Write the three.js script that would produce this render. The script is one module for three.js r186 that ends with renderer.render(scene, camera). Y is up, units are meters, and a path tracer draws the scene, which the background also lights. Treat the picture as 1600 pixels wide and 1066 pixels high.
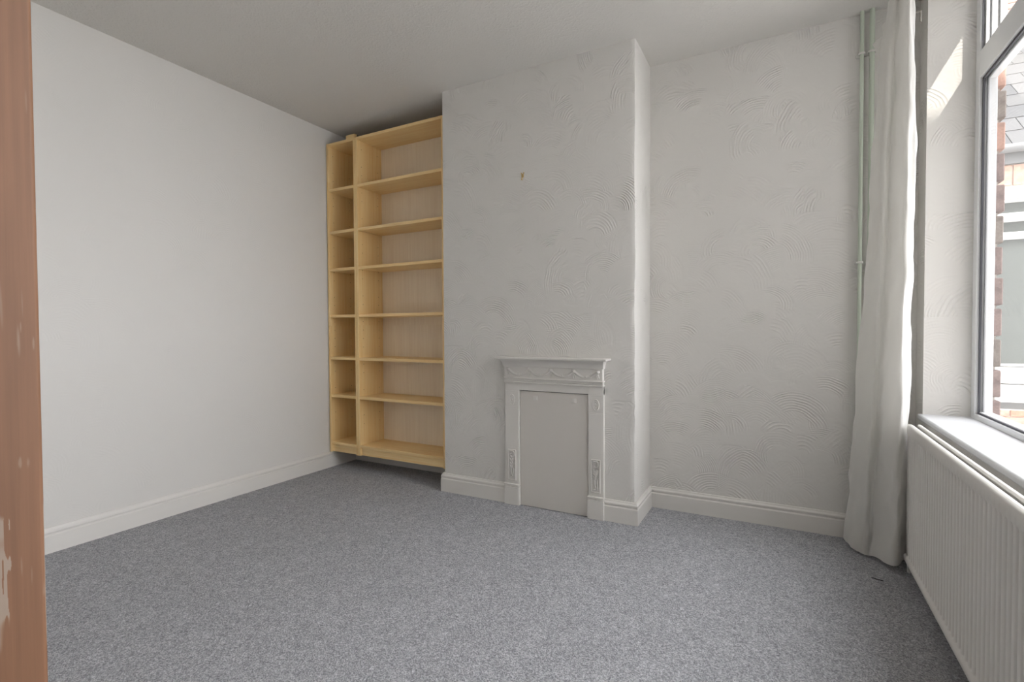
import * as THREE from 'three';
import { mergeGeometries, toCreasedNormals } from 'three/addons/utils/BufferGeometryUtils.js';
import { RoundedBoxGeometry } from 'three/addons/geometries/RoundedBoxGeometry.js';

// ------------------------------------------------------------------ camera, sky, sun, exposure
const scene = new THREE.Scene();
const camera = new THREE.PerspectiveCamera(68.42, 1600 / 1066, 0.02, 100);
camera.position.set(3.0968, 1.0604, 2.689);
camera.rotation.set(-0.0223, 0.493, -0.0048, 'YXZ');
scene.add(camera);
scene.background = new THREE.Color().setRGB(8.5, 8.6, 8.9);
const sun = new THREE.DirectionalLight(new THREE.Color().setRGB(1, 0.95, 0.86), 6.5);
sun.name = 'sun';
sun.target.position.set(3.7, 2.2, -0.2);
sun.position.copy(sun.target.position).add(new THREE.Vector3(1, 1.85, 1.16).multiplyScalar(8));
sun.castShadow = true;
sun.shadow.mapSize.set(2048, 2048);
Object.assign(sun.shadow.camera, { left: -8, right: 8, top: 8, bottom: -8, near: 0.5, far: 50 });
scene.add(sun, sun.target);
const renderer = new THREE.WebGLRenderer({ antialias: true });
renderer.toneMapping = THREE.LinearToneMapping;
renderer.toneMappingExposure = 0.905;
renderer.shadowMap.enabled = true;

// ------------------------------------------------------------------ helpers
let seed = 20240611;
const rnd = () => { seed = (seed + 0x6D2B79F5) | 0; let t = Math.imul(seed ^ (seed >>> 15), 1 | seed); t = (t + Math.imul(t ^ (t >>> 7), 61 | t)) ^ t; return ((t ^ (t >>> 14)) >>> 0) / 4294967296; };
const rr = (a, b) => a + (b - a) * rnd();
const clamp = (x, a, b) => Math.min(b, Math.max(a, x));
const sm = (a, b, x) => { const t = clamp((x - a) / (b - a), 0, 1); return t * t * (3 - 2 * t); };
const lerp = (a, b, t) => a + (b - a) * t;
// periodic value noise on a p x p lattice
function noiser(p) {
  const g = new Float32Array(p * p); for (let i = 0; i < p * p; i++) g[i] = rnd();
  return (x, y) => {
    const xi = Math.floor(x), yi = Math.floor(y); let fx = x - xi, fy = y - yi; fx = fx * fx * (3 - 2 * fx); fy = fy * fy * (3 - 2 * fy);
    const m = (a) => ((a % p) + p) % p, x0 = m(xi), x1 = m(xi + 1), y0 = m(yi) * p, y1 = m(yi + 1) * p;
    return lerp(lerp(g[y0 + x0], g[y0 + x1], fx), lerp(g[y1 + x0], g[y1 + x1], fx), fy);
  };
}
function tex(w, h, fn, srgb, tileW, tileH) {
  const d = new Uint8Array(w * h * 4);
  for (let y = 0; y < h; y++) for (let x = 0; x < w; x++) {
    const c = fn(x / w, y / h, x, y), i = (y * w + x) * 4;
    if (typeof c === 'number') { d[i] = d[i + 1] = d[i + 2] = clamp(c, 0, 1) * 255; } else { d[i] = clamp(c[0], 0, 1) * 255; d[i + 1] = clamp(c[1], 0, 1) * 255; d[i + 2] = clamp(c[2], 0, 1) * 255; }
    d[i + 3] = 255;
  }
  const t = new THREE.DataTexture(d, w, h, THREE.RGBAFormat);
  t.wrapS = t.wrapT = THREE.RepeatWrapping; t.magFilter = THREE.LinearFilter; t.minFilter = THREE.LinearMipmapLinearFilter; t.generateMipmaps = true;
  if (srgb) t.colorSpace = THREE.SRGBColorSpace;
  t.repeat.set(1 / tileW, 1 / tileH); t.needsUpdate = true;
  return t;
}
// uv in metres, from the face's main direction; grain = axis that should run along v
function uvm(g, off = [0, 0]) {
  g = g.index ? g.toNonIndexed() : g;
  const p = g.attributes.position, uv = new Float32Array(p.count * 2), a = new THREE.Vector3(), b = new THREE.Vector3(), c = new THREE.Vector3();
  for (let i = 0; i < p.count; i += 3) {
    a.fromBufferAttribute(p, i); b.fromBufferAttribute(p, i + 1); c.fromBufferAttribute(p, i + 2);
    const n = b.clone().sub(a).cross(c.clone().sub(a)), ax = Math.abs(n.x), ay = Math.abs(n.y), az = Math.abs(n.z);
    [a, b, c].forEach((v, k) => {
      const j = (i + k) * 2;
      if (ax >= ay && ax >= az) { uv[j] = v.z; uv[j + 1] = v.y; } else if (ay >= az) { uv[j] = v.x; uv[j + 1] = v.z; } else { uv[j] = v.x; uv[j + 1] = v.y; }
      uv[j] += off[0]; uv[j + 1] += off[1];
    });
  }
  g.setAttribute('uv', new THREE.BufferAttribute(uv, 2));
  return g;
}
const box = (x0, x1, y0, y1, z0, z1) => { const g = new THREE.BoxGeometry(x1 - x0, y1 - y0, z1 - z0); g.translate((x0 + x1) / 2, (y0 + y1) / 2, (z0 + z1) / 2); return g; };
const rbox = (x0, x1, y0, y1, z0, z1, r = 0.002, s = 1) => { const g = new RoundedBoxGeometry(x1 - x0, y1 - y0, z1 - z0, s, Math.min(r, (x1 - x0) / 2.01, (y1 - y0) / 2.01, (z1 - z0) / 2.01)); g.translate((x0 + x1) / 2, (y0 + y1) / 2, (z0 + z1) / 2); return g; };
const tube = (pts, r, seg = 24, rad = 8, closed = false) => new THREE.TubeGeometry(new THREE.CatmullRomCurve3(pts.map((p) => new THREE.Vector3(...p)), closed), seg, r, rad, closed);
const rod = (a, b, r, n = 14) => { const A = new THREE.Vector3(...a), B = new THREE.Vector3(...b), g = new THREE.CylinderGeometry(r, r, A.distanceTo(B), n); g.applyQuaternion(new THREE.Quaternion().setFromUnitVectors(new THREE.Vector3(0, 1, 0), B.clone().sub(A).normalize())); g.translate(...A.add(B).multiplyScalar(0.5).toArray()); return g; };
const joinG = (gs) => { gs = gs.map((g) => { g = g.index ? g.toNonIndexed() : g; for (const k of Object.keys(g.attributes)) if (!['position', 'normal', 'uv'].includes(k)) g.deleteAttribute(k); return g; }); return gs.length > 1 ? mergeGeometries(gs) : gs[0]; };
const used = {};
const numbered = (n) => { used[n] = (used[n] ?? -1) + 1; return used[n] ? n + '_' + String(used[n]).padStart(3, '0') : n; };
function obj(name, gs, m, parent = scene, metres = true) {
  let g = joinG(Array.isArray(gs) ? gs : [gs]);
  if (metres) g = uvm(g);
  const o = new THREE.Mesh(g, m); o.name = parent === scene ? numbered(name) : name; o.castShadow = o.receiveShadow = true; parent.add(o); return o;
}
function struct(name, gs, m, label, category) { const o = obj(name, gs, m); o.userData = { kind: 'structure', label, category }; return o; }
function group(name, label, category, kind) { const o = new THREE.Group(); o.name = numbered(name); o.userData = { label, category }; if (kind) o.userData.kind = kind; scene.add(o); return o; }
function tag(o, label, category, grp) { o.userData = { label, category }; if (grp) o.userData.group = grp; return o; }
const mat = (r, g, b, rough = 0.6, more = {}) => new THREE.MeshStandardMaterial({ color: new THREE.Color().setRGB(r, g, b), roughness: rough, ...more });

// ------------------------------------------------------------------ textures
// combed plaster: fans of concentric ridges, later strokes over earlier ones
const PN = 2048, PT = 2.6;
const plasterH = new Float32Array(PN * PN).fill(0.4);
{
  const px = PN / PT, wob = noiser(64), grit = noiser(256);
  for (let k = 0; k < 640; k++) {
    const cx = rr(0, PN), cy = rr(0, PN), R = rr(0.09, 0.21) * px, r0 = R * rr(0.15, 0.5), a0 = rr(-0.4, 2.2), span = rr(0.9, 2.2), amp = Math.pow(rnd(), 2) * 0.42 + 0.07, pitch = rr(0.010, 0.016) * px, ph = rr(0, 6), tilt = rr(0.75, 1.25);
    for (let y = Math.floor(cy - R); y < cy + R; y++) for (let x = Math.floor(cx - R); x < cx + R; x++) {
      const dx = x - cx, dy = (y - cy) * tilt, r = Math.hypot(dx, dy); if (r > R || r < r0) continue;
      let a = Math.atan2(dy, dx) - a0; a -= Math.floor(a / (2 * Math.PI)) * 2 * Math.PI; if (a > span) continue;
      const X = ((x % PN) + PN) % PN, Y = ((y % PN) + PN) % PN, i = Y * PN + X;
      const m = sm(0, 0.25, a) * sm(span, span - 0.3, a) * sm(R, R * 0.9, r) * sm(r0, r0 + R * 0.1, r);
      const w = wob(X / PN * 64, Y / PN * 64);
      const rid = Math.pow(0.5 + 0.5 * Math.sin((r + w * pitch * 0.5) / pitch * 6.283 + ph), 2.2) * (0.35 + 1.0 * w);
      plasterH[i] = lerp(plasterH[i], 0.25 + amp * rid, m * 0.9);
    }
  }
  for (let y = 0; y < PN; y++) for (let x = 0; x < PN; x++) plasterH[y * PN + x] += (grit(x / 8, y / 8) - 0.5) * 0.05 + (wob(x / 32, y / 32) - 0.5) * 0.10;
}
const plasterBump = tex(PN, PN, (u, v, x, y) => plasterH[y * PN + x], false, PT, PT);
const n1 = noiser(128), n2 = noiser(32), n3 = noiser(8), n4 = noiser(256);
const ceilBump = tex(1024, 1024, (u, v) => { const a = n1(u * 128, v * 128), b = n4(u * 256, v * 256); return 0.25 + 0.6 * sm(0.45, 0.75, a * 0.7 + b * 0.3) + 0.15 * n2(u * 32, v * 32); }, false, 1.1, 1.1);
const carpetPick = new Float32Array(1024 * 1024); for (let i = 0; i < carpetPick.length; i++) carpetPick[i] = rnd();
const carpetTone = (u, v, x, y) => {
  const a = n4(u * 256, v * 256), s = carpetPick[y * 1024 + x];
  return 0.5 + (n1(u * 128, v * 128) - 0.5) * 0.32 + (a - 0.5) * 0.85 + (s - 0.5) * 0.6 + (n2(u * 32, v * 32) - 0.5) * 0.12;
};
const carpetMap = tex(1024, 1024, (u, v, x, y) => { const t = carpetTone(u, v, x, y); return [0.480 + t * 0.33, 0.483 + t * 0.33, 0.497 + t * 0.33]; }, true, 0.8, 0.8);
const carpetBump = tex(1024, 1024, (u, v, x, y) => carpetTone(u, v, x, y), false, 0.8, 0.8);
const woodFn = (hi, lo, spread) => (u, v) => {
  const w = n3(u * 8, v * 2) * 1.6, a = n1(u * 128 + w * 2, v * 6), b = n4(u * 256, v * 4), c = n2(u * 16 + w, v * 2);
  const t = clamp(0.5 + (a - 0.5) * 0.5 * spread + (b - 0.5) * 0.45 * spread + (c - 0.5) * 0.5 * spread, 0, 1);
  return [lerp(lo[0], hi[0], t), lerp(lo[1], hi[1], t), lerp(lo[2], hi[2], t)];
};
const birchMap = tex(1024, 1024, woodFn([1.0, 0.89, 0.675], [0.955, 0.80, 0.545], 1), true, 0.9, 1.1);
const birchBack = tex(1024, 1024, woodFn([0.98, 0.925, 0.835], [0.93, 0.86, 0.76], 0.9), true, 0.9, 1.1);
// stripped door lining: warm brown wood, pale scratches and remains of paint
const scr = []; for (let k = 0; k < 150; k++) scr.push([rnd(), rnd(), rr(0.002, 0.012), rr(0.002, 0.008), rr(0.1, 0.7), rr(-0.5, 0.5)]);
const liningMap = tex(512, 2048, (u, v) => {
  let t = 0.5 + (n1(u * 40 + n3(u * 4, v * 6), v * 10) - 0.5) * 0.28 + (n4(u * 200, v * 60) - 0.5) * 0.15 + (n2(u * 10, v * 30) - 0.5) * 0.7;
  t = clamp(t, 0, 1);
  let c = [lerp(0.43, 0.55, t), lerp(0.30, 0.39, t), lerp(0.21, 0.28, t)], k = 0;
  for (const [x, y, h, w, s, sl] of scr) { const dy = (v - y) / h, dx = (u - x - sl * (v - y)) / w; const q = dx * dx + dy * dy; if (q < 1) k = Math.max(k, s * (1 - q) * 0.7); }
  const paint = sm(0.80, 0.86, n2(u * 14 + 3, v * 40 + 7) * 0.6 + n1(u * 60, v * 128) * 0.4) * 0.4;
  const edge = 0.797 + (n1(u * 100, v * 128) - 0.5) * 0.05; // strip of grey paint left at the middle height
  const strip = u > edge && u < edge + 0.2 ? sm(0.012, 0, Math.abs(v - 0.408) - 0.012 + (n1(u * 30, v * 128) - 0.5) * 0.03) * 0.8 : 0;
  k = Math.max(k, paint, strip);
  return [lerp(c[0], 0.60, k), lerp(c[1], 0.55, k), lerp(c[2], 0.50, k)];
}, true, 0.16, 2.1);
const weave = tex(512, 512, (u, v, x, y) => 0.5 + 0.22 * Math.sin(x * 0.785) * Math.cos(y * 0.785) + (n4(u * 256, v * 40) - 0.5) * 0.25 + (n4(u * 40, v * 256) - 0.5) * 0.25, false, 0.28, 0.28);
const brickMapOf = (hi, lo) => tex(256, 256, (u, v) => { const t = clamp(0.5 + (n2(u * 16, v * 16) - 0.5) * 0.8 + (n1(u * 100, v * 100) - 0.5) * 0.6, 0, 1); return [lerp(lo[0], hi[0], t), lerp(lo[1], hi[1], t), lerp(lo[2], hi[2], t)]; }, true, 0.5, 0.5);

// ------------------------------------------------------------------ materials
const shifted = (t, x, y) => { const c = t.clone(); c.offset.set(x, y); c.needsUpdate = true; return c; };
const WHITE = [0.72, 0.70, 0.665];
const M = {
  plaster: mat(...WHITE, 0.75, { bumpMap: plasterBump, bumpScale: 0.006 }),
  plasterBack: mat(...WHITE, 0.75, { bumpMap: shifted(plasterBump, 0.37, 0.21), bumpScale: 0.006 }),
  plasterReveal: mat(...WHITE, 0.75, { bumpMap: shifted(plasterBump, 0.61, 0.55), bumpScale: 0.0065 }),
  plasterSoft: mat(...WHITE, 0.75, { bumpMap: shifted(plasterBump, 0.13, 0.77), bumpScale: 0.0011 }),
  ceiling: mat(...WHITE, 0.9, { bumpMap: ceilBump, bumpScale: 0.0012 }),
  gloss: mat(0.75, 0.725, 0.685, 0.42),
  fire: mat(0.74, 0.715, 0.675, 0.5),
  board: mat(0.68, 0.645, 0.60, 0.6),
  carpet: new THREE.MeshStandardMaterial({ map: carpetMap, bumpMap: carpetBump, bumpScale: 0.0025, roughness: 1 }),
  birch: new THREE.MeshStandardMaterial({ map: birchMap, roughness: 0.5 }),
  birchBack: new THREE.MeshStandardMaterial({ map: birchBack, roughness: 0.55 }),
  hole: mat(0.25, 0.17, 0.09, 0.9),
  lining: new THREE.MeshStandardMaterial({ map: liningMap, roughness: 0.62 }),
  radiator: mat(0.80, 0.775, 0.735, 0.38),
  upvc: mat(0.74, 0.745, 0.75, 0.3),
  gasket: mat(0.10, 0.10, 0.115, 0.7),
  sill: mat(0.66, 0.665, 0.68, 0.3),
  pipe: mat(0.56, 0.62, 0.52, 0.5),
  clip: mat(0.74, 0.73, 0.69, 0.5),
  metal: mat(0.28, 0.26, 0.23, 0.45, { metalness: 0.6 }),
  brass: mat(0.62, 0.45, 0.20, 0.35, { metalness: 0.85 }),
  glass: new THREE.MeshPhysicalMaterial({ color: 0xffffff, transmission: 1, thickness: 0, roughness: 0, ior: 1.5 }),
  curtain: new THREE.MeshPhysicalMaterial({ color: new THREE.Color().setRGB(0.84, 0.825, 0.79), roughness: 0.95, transmission: 0.42, thickness: 0, side: THREE.DoubleSide, bumpMap: weave, bumpScale: 0.0006 }),
  mortar: mat(0.50, 0.46, 0.42, 0.95),
  brickA: new THREE.MeshStandardMaterial({ map: brickMapOf([0.82, 0.56, 0.44], [0.68, 0.42, 0.32]), roughness: 0.95 }),
  brickB: new THREE.MeshStandardMaterial({ map: brickMapOf([0.72, 0.50, 0.42], [0.56, 0.38, 0.33]), roughness: 0.95 }),
  brickC: new THREE.MeshStandardMaterial({ map: brickMapOf([0.56, 0.52, 0.49], [0.42, 0.38, 0.36]), roughness: 0.95 }),
  brickE: new THREE.MeshStandardMaterial({ map: brickMapOf([0.70, 0.555, 0.495], [0.58, 0.45, 0.40]), roughness: 0.95 }),
  brickD: new THREE.MeshStandardMaterial({ map: brickMapOf([0.58, 0.50, 0.48], [0.44, 0.375, 0.365]), roughness: 0.95 }),
  slateA: mat(0.066, 0.066, 0.066, 0.8), slateB: mat(0.075, 0.075, 0.076, 0.8), slateC: mat(0.055, 0.056, 0.058, 0.8),
  outWhite: mat(0.55, 0.55, 0.535, 0.5),
  outGrey: mat(0.13, 0.13, 0.13, 0.6),
  outPane: new THREE.MeshPhysicalMaterial({ color: new THREE.Color().setRGB(0.085, 0.092, 0.088), roughness: 0.2 }),
  concrete: mat(0.32, 0.31, 0.29, 0.95),
  plainWhite: mat(...WHITE, 0.8),
  render: mat(0.37, 0.365, 0.355, 0.9),
  paving: mat(0.50, 0.49, 0.47, 0.95),
  thread: mat(0.03, 0.03, 0.035, 0.9),
};

// ------------------------------------------------------------------ room shell (metres)
const H = 2.605, XA = 1.142, XB = 2.405, D = 0.337, XW = 3.665, XO = 3.905, ZR = -0.2, ZN = 2.36, ZF = 2.51, HEAD = 2.592, SILL = 0.668;
{ // carpet over a slab
  const g = new THREE.PlaneGeometry(XW + 0.1, 4.4); g.rotateX(-Math.PI / 2); g.translate((XW + 0.1) / 2 - 0.05, 0, 4.4 / 2 - D - 0.05);
  const p = g.attributes.position;
  const uv = g.attributes.uv; for (let i = 0; i < p.count; i++) uv.setXY(i, p.getX(i), p.getZ(i));
  const slab = new THREE.Mesh(g, M.carpet); slab.name = 'floor'; slab.receiveShadow = slab.castShadow = true; slab.userData = { kind: 'structure', label: 'blue grey speckled cut pile carpet covering the whole floor', category: 'floor' }; scene.add(slab);
  struct('floor_slab', box(-0.15, XO, -0.25, -0.012, -D - 0.15, 4.3), M.concrete, 'concrete slab under the grey carpet', 'floor');
}
struct('ceiling', box(-0.15, XO, H, H + 0.2, -D - 0.15, 4.3), M.ceiling, 'off white stippled plaster ceiling', 'ceiling');
struct('wall_left', box(-0.15, 0, -0.01, H + 0.01, -D - 0.15, 4.3), M.plasterSoft, 'smooth off white plaster wall beside the bookcases', 'wall');
struct('wall_back', box(-0.15, XO - 0.025, -0.01, H + 0.01, -D - 0.15, -D), M.plasterBack, 'combed off white plaster wall behind the alcoves', 'wall');
{ // chimney breast: hand-plastered arris, a few millimetres uneven
  const nx = 60, ny = 120, wv = noiser(64), pos = [], idx = [];
  const ring = []; // cross-section going round: left side, front, rounded right arris, right side
  ring.push([XA, -D - 0.02]); ring.push([XA, -0.006]); ring.push([XA + 0.006, 0]);
  for (let i = 1; i < nx; i++) ring.push([lerp(XA + 0.006, XB - 0.008, i / nx), 0]);
  ring.push([XB - 0.008, 0]); ring.push([XB - 0.003, -0.002]); ring.push([XB, -0.008]); ring.push([XB, -0.12]); ring.push([XB, -D - 0.02]);
  for (let j = 0; j <= ny; j++) { const y = lerp(-0.01, H + 0.01, j / ny); ring.forEach(([x, z], k) => { let dx = 0, dz = 0; if (x > XB - 0.05 && z > -0.05) { dx = (wv(y * 5, 3) - 0.5) * 0.006 + (wv(y * 17, 9) - 0.5) * 0.004; dz = (wv(y * 6, 20) - 0.5) * 0.004; } pos.push(x + dx, y, z + dz); }); }
  const n = ring.length; for (let j = 0; j < ny; j++) for (let k = 0; k < n - 1; k++) { const a = j * n + k, b = a + 1, c = a + n, d = c + 1; idx.push(a, b, d, a, d, c); }
  const g = new THREE.BufferGeometry(); g.setAttribute('position', new THREE.Float32BufferAttribute(pos, 3)); g.setIndex(idx);
  const g2 = toCreasedNormals(g, 0.7);
  g2.setAttribute('uv', new THREE.BufferAttribute(new Float32Array(g2.attributes.position.count * 2), 2));
  struct('wall_chimney_breast', g2, M.plaster, 'projecting chimney breast of combed off white plaster', 'wall');
}
const wallRight = struct('wall_right', [
  box(XW, XO - 0.025, -0.25, SILL - 0.03, -D - 0.15, 4.3), box(XW, XO - 0.025, HEAD, H + 0.2, -D - 0.15, 4.3),
  box(XW, XO - 0.025, SILL - 0.03, HEAD, -D - 0.15, ZR), box(XW, XO - 0.025, SILL - 0.03, HEAD, ZN, 4.3),
], M.plasterReveal, 'combed off white plaster window wall with deep reveal', 'wall');
obj('outer_leaf', [box(XO - 0.025, XO - 0.004, -0.5, H + 2.6, -D - 0.15, ZR + 0.03), box(XO - 0.025, XO - 0.004, -0.5, SILL - 0.06, ZR + 0.03, ZN), box(XO - 0.025, XO - 0.004, HEAD + 0.06, H + 2.6, ZR + 0.03, ZN), box(XO - 0.025, XO - 0.004, -0.5, H + 2.6, ZN - 0.03, 4.3)], M.mortar, wallRight);
{ // weathered bricks down the outer edge of the window opening
  const variants = [0, 1, 2].map((k) => uvm(rbox(-0.0185, 0.0185, -0.058, 0.058, -0.10, 0.10, 0.007, 2), [k * 0.3, k * 0.2]));
  for (let i = 0; i < 17; i++) {
    const y = 0.56 + i * 0.1305 + 0.0, b = new THREE.Mesh(variants[i % 3], i === 12 || i === 10 ? M.brickE : i % 4 === 3 ? M.brickC : M.brickD);
    b.name = 'brick'; b.position.set(XO - 0.006 + rr(-0.002, 0.002), y, ZR + 0.045 - 0.1 + rr(-0.003, 0.003)); b.castShadow = b.receiveShadow = true; wallRight.add(b);
  }
}
// wall with the doorway the room is seen from, and the small hall behind it
const DX0 = 2.54, DX1 = 3.36, DH = 2.02;
struct('wall_front', [box(-0.15, DX0 - 0.03, -0.01, H + 0.01, ZF, ZF + 0.16), box(DX1 + 0.03, XW + 0.05, -0.01, H + 0.01, ZF, ZF + 0.16), box(DX0 - 0.03, DX1 + 0.03, DH + 0.03, H + 0.01, ZF, ZF + 0.16)], M.plasterSoft, 'off white plaster wall with the doorway', 'wall');
struct('wall_hall', [box(-0.15, XO, -0.01, H + 0.01, 4.1, 4.3), box(1.6, 1.7, -0.01, H + 0.01, ZF + 0.16, 4.1)], M.plainWhite, 'plain white walls of the hall behind the doorway', 'wall');
{
  const d = group('door_1', 'stripped brown wooden door lining with scratches and old paint', 'door frame', 'structure');
  obj('lining', rbox(DX0 - 0.03, DX0, 0, DH + 0.03, ZF - 0.008, ZF + 0.168, 0.004, 2), M.lining, d);
  obj('lining', rbox(DX1, DX1 + 0.03, 0, DH + 0.03, ZF - 0.008, ZF + 0.168, 0.004, 2), M.lining, d);
  obj('head', rbox(DX0, DX1, DH, DH + 0.03, ZF - 0.008, ZF + 0.168, 0.004, 2), M.lining, d);
}

// ------------------------------------------------------------------ skirting boards, mitred round the room
const FX0 = 1.613, FX1 = 2.235;
{
  const prof = [[0, 0], [0.018, 0], [0.018, 0.083], [0.015, 0.087], [0.0125, 0.089], [0.0125, 0.094], [0.016, 0.0965], [0.0175, 0.101], [0.0165, 0.106], [0.012, 0.110], [0.009, 0.115], [0.0075, 0.120], [0, 0.120]];
  function run(pts, names) {
    const off = pts.map((p, i) => {
      const nrm = (a, b) => { const dx = b[0] - a[0], dz = b[1] - a[1], l = Math.hypot(dx, dz); return [-dz / l, dx / l]; };
      const n0 = i ? nrm(pts[i - 1], p) : null, n1_ = i < pts.length - 1 ? nrm(p, pts[i + 1]) : null;
      if (!n0) return n1_; if (!n1_) return n0;
      const k = 1 + n0[0] * n1_[0] + n0[1] * n1_[1]; return [(n0[0] + n1_[0]) / k, (n0[1] + n1_[1]) / k];
    });
    for (let i = 0; i < pts.length - 1; i++) {
      const pos = [], idx = [], n = prof.length;
      for (const k of [i, i + 1]) for (const [d, y] of prof) pos.push(pts[k][0] + off[k][0] * d, y, pts[k][1] + off[k][1] * d);
      for (let j = 0; j < n; j++) { const a = j, b = (j + 1) % n, c = n + j, e = n + (j + 1) % n; idx.push(a, b, e, a, e, c); }
      for (let j = 1; j < n - 1; j++) { idx.push(0, j + 1, j); idx.push(n, n + j, n + j + 1); }
      const g = new THREE.BufferGeometry(); g.setAttribute('position', new THREE.Float32BufferAttribute(pos, 3)); g.setIndex(idx);
      const c = toCreasedNormals(g, 0.6); c.setAttribute('uv', new THREE.BufferAttribute(new Float32Array(c.attributes.position.count * 2), 2));
      struct('baseboard_' + names[i][0], c, M.gloss, names[i][1], 'baseboard');
    }
  }
  run([[0, ZF], [0, -D], [XA, -D], [XA, 0], [FX0, 0]], [['left', 'long white moulded skirting along the left wall'], ['left_alcove', 'white skirting under the bookcases'], ['chimney_left', 'short white skirting on the chimney side by the bookcase'], ['chimney_front_left', 'white skirting between bookcase and fireplace']]);
  run([[FX1, 0], [XB, 0], [XB, -D], [XW, -D], [XW, ZF]], [['chimney_front_right', 'short white skirting right of the fireplace on the chimney front'], ['chimney_right', 'white skirting along the chimney side facing the window'], ['right_alcove', 'white moulded skirting between chimney and curtain'], ['right', 'white skirting behind the radiator']]);
}

// ------------------------------------------------------------------ window
const XI = 3.83;                                  // room face of the frame
{
  const w = group('window_1', 'white plastic window with opening top light', 'window', 'structure');
  const fb = SILL + 0.022, TZ0 = ZR + 0.053, TZ1 = ZN - 0.053, TR0 = 2.118, TR1 = 2.232, XE = 3.878;
  obj('frame_jamb', [rbox(XI, XE, SILL - 0.02, HEAD, ZR, TZ0, 0.004, 2)], M.upvc, w);
  obj('frame_jamb', [rbox(XI, XE, SILL - 0.02, HEAD, TZ1, ZN, 0.004, 2)], M.upvc, w);
  obj('frame_head', [rbox(XI, XE, HEAD - 0.02, HEAD + 0.03, ZR, ZN, 0.004, 2)], M.upvc, w);
  obj('frame_bottom', [rbox(XI, XE, SILL - 0.02, fb, TZ0 - 0.004, TZ1 + 0.004, 0.004, 2), rbox(XI + 0.014, XE + 0.004, fb - 0.004, fb + 0.010, TZ0, TZ1, 0.003)], M.upvc, w);
  obj('transom', [rbox(XI, XE, TR0, TR1, TZ0 - 0.004, TZ1 + 0.004, 0.006, 2)], M.upvc, w);
  // gaskets round the big pane, glazing beads outside them
  const gx0 = XI + 0.010, gx1 = XI + 0.016;
  obj('gasket', [box(gx0, gx1, fb, TR0, TZ0 - 0.001, TZ0 + 0.010), box(gx0, gx1, fb, TR0, TZ1 - 0.016, TZ1 + 0.001), box(gx0, gx1, TR0 - 0.010, TR0 + 0.001, TZ0, TZ1), box(gx0, gx1, fb - 0.001, fb + 0.006, TZ0, TZ1)], M.gasket, w);
  obj('glazing_bead', [rbox(gx1 + 0.008, XE + 0.006, fb, TR0, TZ0, TZ0 + 0.017, 0.004, 2), rbox(gx1 + 0.008, XE + 0.006, fb, TR0, TZ1 - 0.017, TZ1, 0.004, 2), rbox(gx1 + 0.008, XE + 0.006, TR0 - 0.016, TR0, TZ0, TZ1, 0.004, 2), rbox(gx1 + 0.008, XE + 0.006, fb, fb + 0.012, TZ0, TZ1, 0.004, 2)], M.upvc, w);
  const pane = (y0, y1, z0, z1, x) => { const g = new THREE.PlaneGeometry(z1 - z0, y1 - y0); g.rotateY(-Math.PI / 2); g.translate(x, (y0 + y1) / 2, (z0 + z1) / 2); return g; };
  obj('pane', pane(fb, TR0, TZ0, TZ1, gx1 + 0.004), M.glass, w);
  // top light: stepped sash that closes from outside
  const s = obj('top_light_sash', [[TR1, TR1 + 0.020, TZ0, TZ1], [HEAD - 0.036, HEAD - 0.02, TZ0, TZ1]].map(([a, b, c, d]) => rbox(XI + 0.014, XE + 0.03, a, b, c, d, 0.004, 2)).concat([rbox(XI + 0.014, XI + 0.026, TR1, HEAD - 0.02, TZ0, TZ0 + 0.014, 0.002), rbox(XI + 0.032, XI + 0.05, TR1, HEAD - 0.02, TZ0, TZ0 + 0.020, 0.002), rbox(XI + 0.056, XE + 0.03, TR1, HEAD - 0.02, TZ0, TZ0 + 0.024, 0.002), rbox(XI + 0.014, XE + 0.03, TR1, HEAD - 0.02, TZ1 - 0.02, TZ1, 0.003)]), M.upvc, w);
  obj('gasket', [box(XI + 0.006, XI + 0.010, TR1, HEAD - 0.02, TZ0 - 0.001, TZ0 + 0.006)], M.gasket, s);
  obj('pane', pane(TR1 + 0.012, HEAD - 0.03, TZ0 + 0.008, TZ1 - 0.008, XI + 0.029), M.glass, s);
}
struct('trim_1', [rbox(XW - 0.018, XI + 0.006, SILL - 0.026, SILL, ZR - 0.014, ZN + 0.014, 0.008, 3)], M.sill, 'white glossy window sill board above the radiator', 'window sill');

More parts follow.
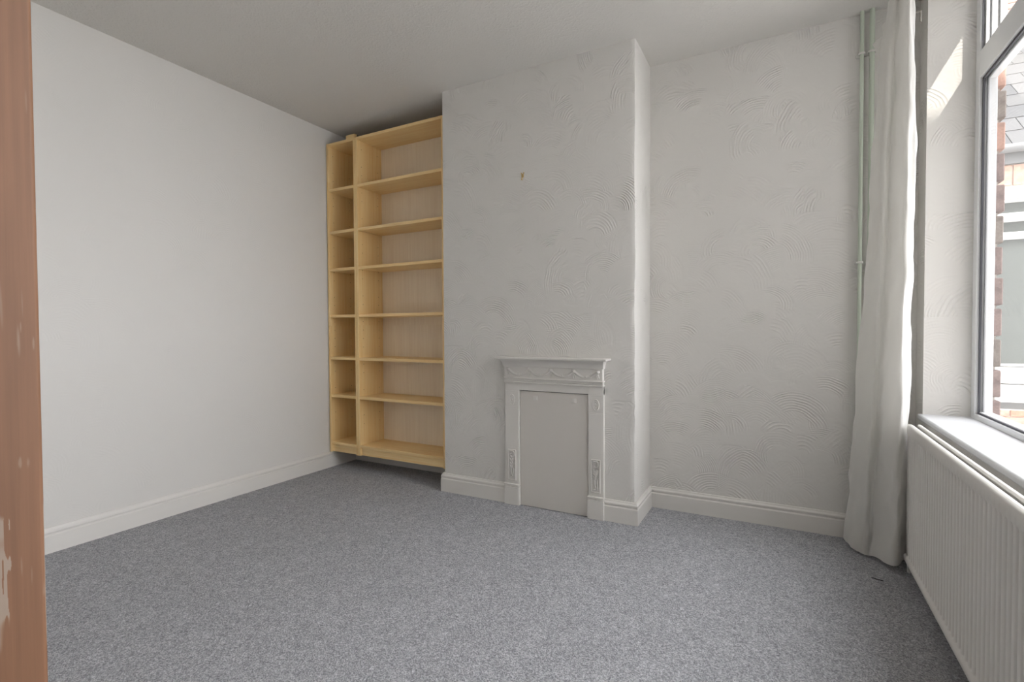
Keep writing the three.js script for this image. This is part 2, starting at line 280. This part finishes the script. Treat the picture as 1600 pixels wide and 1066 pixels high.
// ------------------------------------------------------------------ neighbouring extension seen through the window
{
  const NZ = -4.4, x0 = 4.35, x1 = 8.5;
  const h = group('neighbouring_house', 'brick extension with slate roof and white window seen through the window', 'building');
  const hw = obj('wall', [box(x0, x1, -0.6, 0.20, NZ - 0.25, NZ - 0.008), box(x0, x1, 2.40, 2.86, NZ - 0.25, NZ - 0.008), box(x0, 4.6, 0.2, 2.4, NZ - 0.25, NZ), box(7.2, x1, 0.2, 2.4, NZ - 0.25, NZ)], M.mortar, h);
  obj('rear_wall', box(x0, x1, -0.6, 2.9, NZ - 3.2, NZ - 3.0), M.mortar, h);
  const soldier = uvm(rbox(-0.066, 0.066, -0.105, 0.105, -0.04, 0.008, 0.004)), stretch = uvm(rbox(-0.1075, 0.1075, -0.0325, 0.0325, -0.05, 0.008, 0.004)), hdr = uvm(rbox(-0.051, 0.051, -0.0325, 0.0325, -0.05, 0.008, 0.004));
  const put = (g, m, x, y, z, name = 'brick', parent = hw) => { const b = new THREE.Mesh(g, m); b.name = name; b.position.set(x, y, z); b.castShadow = b.receiveShadow = true; parent.add(b); };
  const bm = [M.brickE, M.brickE, M.brickB];
  for (let x = 4.42; x < 6.6; x += 0.142) put(soldier, M.brickE, x, 2.642, NZ, 'soldier_brick');
  for (let r = 0; r < 5; r++) { let x = 4.42 + (r % 2) * 0.113; while (x < 6.2) { put(stretch, bm[Math.floor(rnd() * 3)], x, 0.160 - r * 0.075, NZ); x += 0.226; } }
  obj('window_surround', [box(4.6, 7.2, 0.20, 0.275, NZ - 0.2, NZ - 0.02)], M.outGrey, h);
  obj('sill_board', rbox(4.55, 7.25, 0.275, 0.462, NZ - 0.15, NZ + 0.03, 0.01), M.outWhite, h);
  obj('sill_board', rbox(4.55, 7.25, 0.472, 0.65, NZ - 0.15, NZ + 0.02, 0.01), M.outWhite, h);
  obj('sill_board', rbox(4.55, 7.25, 0.656, 0.676, NZ - 0.15, NZ + 0.05, 0.006), M.outWhite, h);
  const nw = obj('window_frame', [rbox(4.6, 7.2, 1.985, 2.06, NZ - 0.12, NZ - 0.03, 0.008), rbox(4.6, 7.2, 2.17, 2.255, NZ - 0.12, NZ, 0.008), rbox(4.6, 7.2, 2.372, 2.40, NZ - 0.12, NZ - 0.02, 0.008), rbox(4.6, 4.68, 0.66, 2.4, NZ - 0.12, NZ - 0.03, 0.008), rbox(5.9, 5.97, 0.66, 2.4, NZ - 0.12, NZ - 0.03, 0.008), rbox(7.12, 7.2, 0.66, 2.4, NZ - 0.12, NZ - 0.03, 0.008)], M.outWhite, h);
  for (const [a, b, c, d] of [[4.68, 5.9, 0.66, 1.985], [5.97, 7.12, 0.66, 1.985], [4.68, 7.12, 2.06, 2.17], [4.68, 7.12, 2.255, 2.372]]) obj('pane', box(a, b, c, d, NZ - 0.09, NZ - 0.08), M.outPane, nw);
  for (const x of [x0, x1 - 0.2]) obj('side_wall', box(x, x + 0.2, -0.6, 2.9, NZ - 3.2, NZ - 0.2), M.mortar, h);
  obj('fascia', rbox(x0, x1, 2.755, 2.90, NZ - 0.02, NZ + 0.035, 0.004), M.outGrey, h);
  obj('gutter', rod([x0, 2.90, NZ + 0.09], [x1, 2.90, NZ + 0.09], 0.045, 16), M.outGrey, h);
  // slates, each its own piece
  const ang = Math.atan(0.9), run = 2.35, rf = obj('roof', (() => { const g = box(x0, x1, -0.03, 0, -run / Math.cos(ang), 0); g.rotateX(ang); g.translate(0, 2.93, NZ + 0.08); return g; })(), M.slateC, h);
  const ex = 0.30, sg = (() => { const g = rbox(-0.15, 0.15, 0, 0.009, -ex - 0.05, 0, 0.002); g.rotateX(ang - 0.022); return uvm(g); })();
  for (let r = 0; r < 11; r++) for (let x = 4.4 + (r % 2) * 0.153; x < 7.6; x += 0.306) {
    const d = r * ex; put(sg, [M.slateA, M.slateB, M.slateC, M.slateB][Math.floor(rnd() * 4)], x, 2.93 + d * Math.sin(ang) + 0.004, NZ + 0.10 - d * Math.cos(ang), 'slate', rf);
  }
  // taller brick wall the roof leans on
  const UZ = NZ - run + 0.02, up = obj('upper_wall', box(x0, x1, 4.4, 7.6, UZ - 0.25, UZ - 0.008), M.mortar, h);
  for (let r = 0; r < 14; r++) { let x = 5.2 + (r % 2) * 0.115; while (x < 7.0) { put(stretch, bm[Math.floor(rnd() * 3)], x, 4.92 + r * 0.079, UZ, 'brick', up); x += 0.23; } }
  // house on the other side of the yard: its roof line shades all but the top of the window
  const o = group('opposite_house', 'tall grey rendered house across the yard that shades the window', 'building');
  obj('wall', box(3.95, 13, -0.6, 6.9, 3.06, 7), M.render, o);
  obj('parapet', box(3.93, 13.05, 6.9, 7.12, 3.0, 7.05), M.concrete, o);
  const yd = struct('yard_ground', box(XO - 0.01, 16, -0.62, -0.45, -9, 9), M.paving, 'pale concrete yard outside the window', 'ground'); yd.userData.kind = 'structure';
}

// ------------------------------------------------------------------ bookcases
const BZ = -0.0604, BK = -0.317, BT = 2.49, BB = 0.121;
function bookcase(x0, x1, label) {
  const b = group('bookcase', label, 'bookcase');
  const t = 0.0195, i0 = x0 + t, i1 = x1 - t;
  for (const [a, c, s] of [[x0, i0, 1], [i1, x1, -1]]) {
    const sd = obj('side_panel', rbox(a, c, BB, BT, BK - 0.012, BZ, 0.0018), M.birch, b);
    const holes = []; const fx = s > 0 ? c + 0.0004 : a - 0.0004;
    for (const z of [BZ - 0.045, BK + 0.045]) for (let y = 0.36; y < 2.42; y += 0.064) { if (Math.floor(y * 31) % 3 === 0) continue; const q = new THREE.CircleGeometry(0.0027, 8); q.rotateY(s * Math.PI / 2); q.translate(fx, y, z); holes.push(q); }
    obj('pin_holes', holes, M.hole, sd);
  }
  obj('back_panel', box(i0, i1, BB + 0.05, BT - 0.02, BK - 0.006, BK), M.birchBack, b);
  const across = (g) => { g = uvm(joinG([g])); const uv = g.attributes.uv; for (let k = 0; k < uv.count; k++) uv.setXY(k, uv.getY(k) + x0, uv.getX(k)); return g; };
  const board = (name, y0, y1, z1) => obj(name, across(rbox(i0, i1, y0, y1, BK, z1, 0.0015)), M.birch, b, false);
  board('top_board', BT - 0.021, BT, BZ);
  for (const y of [2.144, 1.822, 1.537, 1.182, 0.858, 0.567]) board('shelf', y - 0.021, y, BZ - 0.003);
  board('bottom_board', 0.180, 0.201, BZ - 0.001);
  obj('plinth', across(rbox(i0, i1, BB + 0.002, 0.180, BZ - 0.034, BZ - 0.016, 0.0015)), M.birch, b, false);
  return b;
}
bookcase(0.008, 0.3065, 'narrow pale birch bookcase standing between left wall and wider bookcase');
bookcase(0.3072, 1.1085, 'wide pale birch bookcase with six empty shelves beside the chimney breast');
tag(obj('wood_block', [rbox(0.205, 0.293, BT, BT + 0.034, BZ - 0.11, BZ - 0.012, 0.002)], M.birch), 'small wooden block lying on top of the narrow bookcase', 'block');
tag(obj('metal_bracket', [box(0.298, 0.322, BT, BT + 0.003, BZ - 0.06, BZ - 0.01), box(0.298, 0.301, BT, BT + 0.03, BZ - 0.06, BZ - 0.03)], M.metal), 'small dark metal bracket joining the tops of the two bookcases', 'bracket');

// ------------------------------------------------------------------ fireplace
{
  const f = group('fireplace', 'small white painted cast iron bedroom fireplace with boarded opening', 'fireplace');
  const IX0 = 1.709, IX1 = 2.145, PT_ = 0.698;
  for (const [a, b] of [[FX0, IX0], [IX1, FX1]]) {
    const c = (a + b) / 2, j = obj('jamb', rbox(a, b, 0.118, 0.745, 0, 0.022, 0.003, 2), M.fire, f);
    const plinth = obj('plinth_block', [rbox(a - 0.002, b + 0.002, 0, 0.108, 0, 0.032, 0.003, 2), rbox(a - 0.003, b + 0.003, 0.108, 0.114, 0, 0.029, 0.002), rbox(a - 0.002, b + 0.002, 0.116, 0.128, 0, 0.034, 0.004, 2)], M.fire, f);
    // oval boss near the top
    const oval = (rx, ry, r) => { const p = []; for (let k = 0; k < 16; k++) p.push([c + Math.cos(k / 16 * 6.283) * rx, 0.640 + Math.sin(k / 16 * 6.283) * ry, 0.0225]); return tube(p, r, 40, 6, true); };
    const boss = new THREE.SphereGeometry(1, 12, 8); boss.scale(0.005, 0.009, 0.004); boss.translate(c, 0.640, 0.022);
    obj('oval_boss', [oval(0.018, 0.030, 0.0028), oval(0.011, 0.020, 0.0022), boss], M.fire, j);
    obj('fine_bead', [rbox(a + 0.004, b - 0.004, 0.690, 0.6925, 0.02, 0.0235, 0.001), rbox(a + 0.004, b - 0.004, 0.592, 0.5945, 0.02, 0.0235, 0.001), rbox(a + 0.004, b - 0.004, 0.585, 0.587, 0.02, 0.0232, 0.001)], M.fire, j);
    // sunk panel with scrolls and leaves
    const px0 = c - 0.027, px1 = c + 0.027, py0 = 0.148, py1 = 0.335, z = 0.022, parts = [rbox(px0, px0 + 0.006, py0, py1, z - 0.002, z + 0.006, 0.002), rbox(px1 - 0.006, px1, py0, py1, z - 0.002, z + 0.006, 0.002), rbox(px0, px1, py1 - 0.006, py1, z - 0.002, z + 0.006, 0.002), rbox(px0, px1, py0, py0 + 0.006, z - 0.002, z + 0.006, 0.002)];
    const sc = (pts, r) => tube(pts.map(([x, y]) => [c + x, y, z + 0.003]), r * 1.35, 26, 6);
    parts.push(sc([[-0.012, 0.322], [0.010, 0.322], [0.014, 0.300], [-0.004, 0.290], [-0.010, 0.305], [0.002, 0.310]], 0.0034));
    parts.push(sc([[-0.015, 0.278], [-0.002, 0.266], [0.014, 0.280]], 0.003), sc([[-0.014, 0.254], [0.0, 0.246], [0.014, 0.258]], 0.003), sc([[0.0, 0.285], [0.0, 0.225]], 0.003));
    parts.push(sc([[-0.014, 0.238], [0.0, 0.222], [0.014, 0.236]], 0.0028), sc([[-0.006, 0.222], [-0.004, 0.190], [0.004, 0.168], [-0.012, 0.162]], 0.0034), sc([[0.008, 0.222], [0.010, 0.195], [0.014, 0.172]], 0.003));
    obj('relief_panel', parts, M.fire, j);
  }
  obj('lintel', rbox(FX0, FX1, PT_, 0.748, 0, 0.0215, 0.002), M.fire, f);
  obj('lower_moulding', [rbox(FX0 - 0.003, FX1 + 0.003, 0.742, 0.752, 0, 0.036, 0.004, 2), rbox(FX0 + 0.001, FX1 - 0.001, 0.752, 0.765, 0, 0.030, 0.003), rbox(FX0 - 0.003, FX1 + 0.003, 0.765, 0.776, 0, 0.040, 0.004, 2)], M.fire, f);
  const fr = obj('frieze', rbox(FX0 + 0.003, FX1 - 0.003, 0.774, 0.842, 0, 0.032, 0.003), M.fire, f);
  const sw = [], n = 4, a = FX0 + 0.03, w = (FX1 - FX0 - 0.06) / n;
  for (let k = 0; k < n; k++) {
    const s = a + k * w, pts = []; for (let i = 0; i <= 8; i++) { const t = i / 8; pts.push([s + w * t, 0.826 - 0.036 * (1 - (2 * t - 1) ** 2), 0.033]); }
    sw.push(tube(pts, 0.0066, 24, 6)); sw.push(tube(pts.map(([x, y, z]) => [x, y + 0.007, z - 0.001]), 0.003, 20, 5));
  }
  for (let k = 0; k <= n; k++) { const x = a + k * w, s = new THREE.SphereGeometry(0.012, 10, 8); s.scale(1, 1, 0.8); s.translate(x, 0.824, 0.033); sw.push(s, tube([[x, 0.818, 0.034], [x - 0.004, 0.80, 0.035], [x - 0.001, 0.783, 0.034]], 0.0032, 12, 5), tube([[x, 0.818, 0.034], [x + 0.006, 0.80, 0.035], [x + 0.008, 0.79, 0.034]], 0.0028, 12, 5)); const e = new THREE.SphereGeometry(0.006, 8, 6); e.translate(x + w * 0.5, 0.796, 0.034); if (k < n) sw.push(e); }
  obj('swags', sw, M.fire, fr);
  // cove under the shelf: swept profile with returns at both ends
  {
    const prof = [[0.032, 0.840], [0.040, 0.842], [0.042, 0.848], [0.046, 0.862], [0.056, 0.876], [0.072, 0.885], [0.078, 0.889]], pos = [], idx = [];
    prof.forEach(([d, y]) => { const e = d - 0.032; pos.push(FX0 + 0.002 - e * 0.45, y, 0, FX0 + 0.002 - e * 0.45, y, d, FX1 - 0.002 + e * 0.45, y, d, FX1 - 0.002 + e * 0.45, y, 0); });
    for (let j = 0; j < prof.length - 1; j++) for (let k = 0; k < 3; k++) { const p = j * 4 + k, q = p + 1, r = p + 4, s = r + 1; idx.push(p, q, s, p, s, r); }
    const g = new THREE.BufferGeometry(); g.setAttribute('position', new THREE.Float32BufferAttribute(pos, 3)); g.setIndex(idx); const c = toCreasedNormals(g, 0.6); c.setAttribute('uv', new THREE.BufferAttribute(new Float32Array(c.attributes.position.count * 2), 2));
    obj('cove', c, M.fire, f);
  }
  obj('mantel_shelf', rbox(1.584, 2.272, 0.888, 0.900, 0, 0.100, 0.004, 3), M.fire, f);
  const bd = obj('boarded_panel', rbox(IX0 + 0.003, IX1 - 0.004, 0.002, PT_ - 0.0045, -0.004, 0.010, 0.001), M.board, f);
  obj('recess_edge', box(IX0 - 0.01, IX1 + 0.01, 0.0, PT_ + 0.01, 0.0, 0.003), M.gasket, f);
  for (const x of [1.815, 2.058]) { obj('square_plate', [rbox(x - 0.014, x + 0.014, 0.640, 0.668, 0.010, 0.015, 0.001)], M.fire, bd); obj('square_plate', [rbox(x - 0.008, x + 0.008, 0.646, 0.662, 0.013, 0.018, 0.001)], M.fire, bd); }
  for (const x of [1.725, 2.128]) obj('screw', [rod([x, 0.684, 0.010], [x, 0.684, 0.012], 0.003, 10)], M.board, bd);
}

// brass picture hook
{
  const k = group('picture_hook', 'tiny brass picture hook on the chimney breast', 'hook'), x = 1.7313, y = 1.978;
  obj('plate', [rbox(x - 0.009, x + 0.006, y - 0.010, y + 0.012, 0, 0.003, 0.001), rod([x - 0.006, y + 0.012, 0.002], [x - 0.009, y + 0.018, 0.006], 0.003, 8), rod([x + 0.004, y + 0.012, 0.002], [x + 0.010, y + 0.018, 0.006], 0.003, 8)], M.brass, k);
  obj('prong', [tube([[x - 0.002, y - 0.008, 0.003], [x - 0.003, y - 0.022, 0.004], [x - 0.003, y - 0.026, 0.010], [x - 0.003, y - 0.018, 0.014]], 0.0028, 14, 6)], M.brass, k);
}

// ------------------------------------------------------------------ pipes in the corner
for (const [x, r, label] of [[3.434, 0.0085, 'slimmer pale green pipe running up the alcove corner'], [3.4745, 0.011, 'thicker pale green pipe in the corner beside the curtain']]) tag(obj('heating_pipe', [rod([x, 0, -D + 0.028], [x, H, -D + 0.028], r, 20)], M.pipe), label, 'pipe');
for (const [y, label] of [[2.400, 'upper white clip holding the two green pipes'], [1.384, 'lower white clip holding the two green pipes']]) {
  const k = group('pipe_clip', label, 'pipe clip');
  const ring = (x, r) => { const g = new THREE.TorusGeometry(r + 0.003, 0.0035, 8, 20); g.rotateX(Math.PI / 2); g.scale(1, 1.6, 1); g.translate(x, y, -D + 0.028); return g; };
  obj('clip_ring', ring(3.434, 0.0085), M.clip, k); obj('clip_ring', ring(3.4745, 0.011), M.clip, k);
  obj('clip_base', [rbox(3.412, 3.49, y - 0.007, y + 0.007, -D, -D + 0.012, 0.003)], M.clip, k);
}

// ------------------------------------------------------------------ radiator
{
  const r = group('radiator', 'white ribbed panel radiator under the window sill', 'radiator');
  const X = 3.575, y0 = 0.062, y1 = 0.648, z0 = 0.0, pitch = 0.0333, nf = 46, z1 = z0 + 0.03 + nf * pitch + 0.03;
  const zs = [z0, z0 + 0.008, z0 + 0.03]; const prof = [0, 0, 0];
  for (let i = 0; i < nf; i++) for (const [f, d] of [[0.10, 0.1], [0.18, 0.75], [0.26, 1], [0.40, 1], [0.48, 0.75], [0.56, 0.1], [0.66, 0], [1, 0]]) { zs.push(z0 + 0.03 + (i + f) * pitch); prof.push(d); }
  zs.push(z1); prof.push(0);
  const ys = [[y0, 0, -0.004], [y0 + 0.004, 0, -0.008], [y0 + 0.020, 0, -0.008], [y0 + 0.026, 0.1, -0.002], [y0 + 0.030, 0.6, 0], [y0 + 0.036, 1, 0], [y1 - 0.056, 1, 0], [y1 - 0.050, 0.6, 0], [y1 - 0.044, 0.1, -0.001], [y1 - 0.040, 0, -0.002], [y1 - 0.008, 0, -0.002], [y1 - 0.002, 0, 0.001], [y1, 0, 0.006]];
  const pos = [], idx = []; ys.forEach(([y, m, o]) => zs.forEach((z, i) => pos.push(X + 0.013 * prof[i] * m + o, y, z)));
  const n = zs.length; for (let j = 0; j < ys.length - 1; j++) for (let i = 0; i < n - 1; i++) { const a = j * n + i, b = a + 1, c = a + n, d = c + 1; idx.push(a, b, d, a, d, c); }
  const g = new THREE.BufferGeometry(); g.setAttribute('position', new THREE.Float32BufferAttribute(pos, 3)); g.setIndex(idx); const cg = toCreasedNormals(g, 0.9); cg.setAttribute('uv', new THREE.BufferAttribute(new Float32Array(cg.attributes.position.count * 2), 2));
  obj('front_panel', cg, M.radiator, r);
  obj('back_panel', rbox(X + 0.0145, X + 0.018, y0 + 0.001, y1 - 0.001, z0 + 0.001, z1 - 0.001, 0.002), M.radiator, r);
  obj('convector_fins', Array.from({ length: 60 }, (_, k) => box(X + 0.018, X + 0.042, y0 + 0.06, y1 - 0.04, z0 + 0.02 + k * 0.0257, z0 + 0.0215 + k * 0.0257)), M.radiator, r);
  obj('top_rail', [rbox(X + 0.006, X + 0.016, y1 - 0.006, y1, z0, z1, 0.003), rbox(X + 0.034, X + 0.046, y1 - 0.010, y1 + 0.002, z0, z1, 0.004, 2)], M.radiator, r);
  for (const z of [0.25, 1.25]) obj('wall_bracket', [box(X + 0.042, XW, 0.12, 0.56, z, z + 0.03)], M.radiator, r);
  obj('valve', [rod([X + 0.015, 0.10, z0 - 0.02], [X + 0.015, 0.10, z0 + 0.01], 0.011), rod([X + 0.015, 0, z0 - 0.02], [X + 0.015, 0.13, z0 - 0.02], 0.0075)], M.clip, r);
}

// ------------------------------------------------------------------ curtain
{
  const c = group('curtain', 'long creased white cotton curtain hanging in the corner by the window', 'curtain');
  const px = [[0.012, 3.372, 3.592], [0.10, 3.374, 3.594], [0.36, 3.389, 3.592], [0.655, 3.408, 3.594], [1.24, 3.438, 3.602], [1.68, 3.458, 3.609], [2.0, 3.472, 3.609], [2.27, 3.486, 3.604], [2.40, 3.494, 3.600], [2.50, 3.512, 3.592], [2.552, 3.520, 3.588]];
  const at = (y, k) => { for (let i = 1; i < px.length; i++) if (y <= px[i][0]) { const t = clamp((y - px[i - 1][0]) / (px[i][0] - px[i - 1][0]), 0, 1); return lerp(px[i - 1][k], px[i][k], t); } return px[px.length - 1][k]; };
  const tpl = new THREE.CatmullRomCurve3([[0.06, -0.245], [0, -0.205], [0.10, -0.150], [0.27, -0.115], [0.40, -0.118], [0.52, -0.098], [0.64, -0.022], [0.76, 0.012], [0.88, -0.020], [0.97, -0.062], [1.0, -0.105], [0.95, -0.16], [0.82, -0.215], [0.7, -0.19]].map(([a, b]) => new THREE.Vector3(a, b, 0)), false, 'catmullrom', 0.5);
  const wr = noiser(64), wr2 = noiser(64);
  const pt = (s, y, o = 0) => {
    const p = tpl.getPoint(s), xl = at(y, 1), xr = at(y, 2), q = tpl.getTangent(s);
    const amp = lerp(1.08, 0.62, sm(0.2, 2.3, y)), low = sm(1.1, 0.1, y);
    let fx = p.x + Math.sin(s * 31 + y * 0.7) * 0.012 * sm(0.1, 0.9, s), z = -0.12 + (p.y + 0.12) * amp + Math.sin(s * 26 + 1.3 + y * 0.5) * 0.007;
    const crease = (wr(s * 14 + 2, y * 7) - 0.5) * 0.013 + (wr2(s * 22 + y * 5, y * 13 - s * 9) - 0.5) * 0.010 * (0.5 + low);
    const nn = Math.hypot(q.x * (xr - xl), q.y) || 1;
    return [xl + (xr - xl) * fx - q.y / nn * -0 + (-q.y) / nn * (crease + o) * -1 * -1, y, z + q.x * (xr - xl) / nn * (crease + o)];
  };
  const sheet = (ya, yb, ny, o) => {
    const ns = 150, pos = [], uv = [], idx = [];
    for (let j = 0; j <= ny; j++) for (let i = 0; i <= ns; i++) {
      const s = i / ns, t = j / ny; let y = lerp(ya, yb, t); if (ya < 0.05) y += (1 - sm(0, 0.25, y)) * 0.018 * (1 + Math.sin(s * 9 + 2));
      pos.push(...pt(s, y, o)); uv.push(s * 0.9, y);
    }
    for (let j = 0; j < ny; j++) for (let i = 0; i < ns; i++) { const a = j * (ns + 1) + i, b = a + 1, d = a + ns + 1, e = d + 1; idx.push(a, b, e, a, e, d); }
    const g = new THREE.BufferGeometry(); g.setAttribute('position', new THREE.Float32BufferAttribute(pos, 3)); g.setAttribute('uv', new THREE.Float32BufferAttribute(uv, 2)); g.setIndex(idx); g.computeVertexNormals(); return g;
  };
  obj('fabric', sheet(0.012, 2.552, 150, 0), M.curtain, c, false);
  obj('hem', sheet(0.010, 0.125, 10, 0.003), M.curtain, c, false);
  // loose corners of the heading turned outwards
  const flap = (P) => { const g = new THREE.BufferGeometry(), pos = []; const N = 6; for (let j = 0; j <= N; j++) for (let i = 0; i <= N; i++) { const u = i / N, v = j / N; for (let k = 0; k < 3; k++) pos.push(lerp(lerp(P[0][k], P[1][k], u), lerp(P[3][k], P[2][k], u), v) + (k === 2 ? Math.sin(u * 3.1) * 0.012 * (1 - v) : 0)); } const idx = []; for (let j = 0; j < N; j++) for (let i = 0; i < N; i++) { const a = j * (N + 1) + i; idx.push(a, a + 1, a + N + 2, a, a + N + 2, a + N + 1); } g.setAttribute('position', new THREE.Float32BufferAttribute(pos, 3)); g.setIndex(idx); g.computeVertexNormals(); g.setAttribute('uv', new THREE.Float32BufferAttribute(new Float32Array(pos.length / 3 * 2), 2)); return g; };
  obj('heading_flap', flap([[3.495, 2.455, -0.19], [3.535, 2.475, -0.16], [3.545, 2.30, -0.15], [3.508, 2.34, -0.19]]), M.curtain, c);
  obj('heading_flap', flap([[3.462, 2.385, -0.20], [3.505, 2.41, -0.19], [3.512, 2.22, -0.18], [3.497, 2.285, -0.20]]), M.curtain, c);
}
{
  const t = group('curtain_rail', 'slim metal curtain rail above the window with end bracket', 'curtain rail');
  obj('rail', [rod([3.575, 2.574, -0.28], [3.575, 2.574, 2.40], 0.008, 12)], M.metal, t);
  for (const z of [-0.27, 1.05, 2.38]) obj('wall_bracket', [rod([3.575, 2.574, z], [XW, 2.574, z], 0.006, 10)], M.metal, t);
  obj('end_hook', [rod([3.606, 2.450, -0.13], [3.627, 2.450, -0.13], 0.0042, 8), rod([3.626, 2.452, -0.13], [3.626, 2.402, -0.13], 0.0042, 8)], M.metal, t);
}
tag(obj('thread', [tube([[3.44, 0.003, 0.115], [3.452, 0.005, 0.127], [3.466, 0.003, 0.125], [3.478, 0.004, 0.133]], 0.0018, 20, 5)], M.thread), 'scrap of dark thread on the carpet by the curtain', 'thread');

renderer.render(scene, camera);
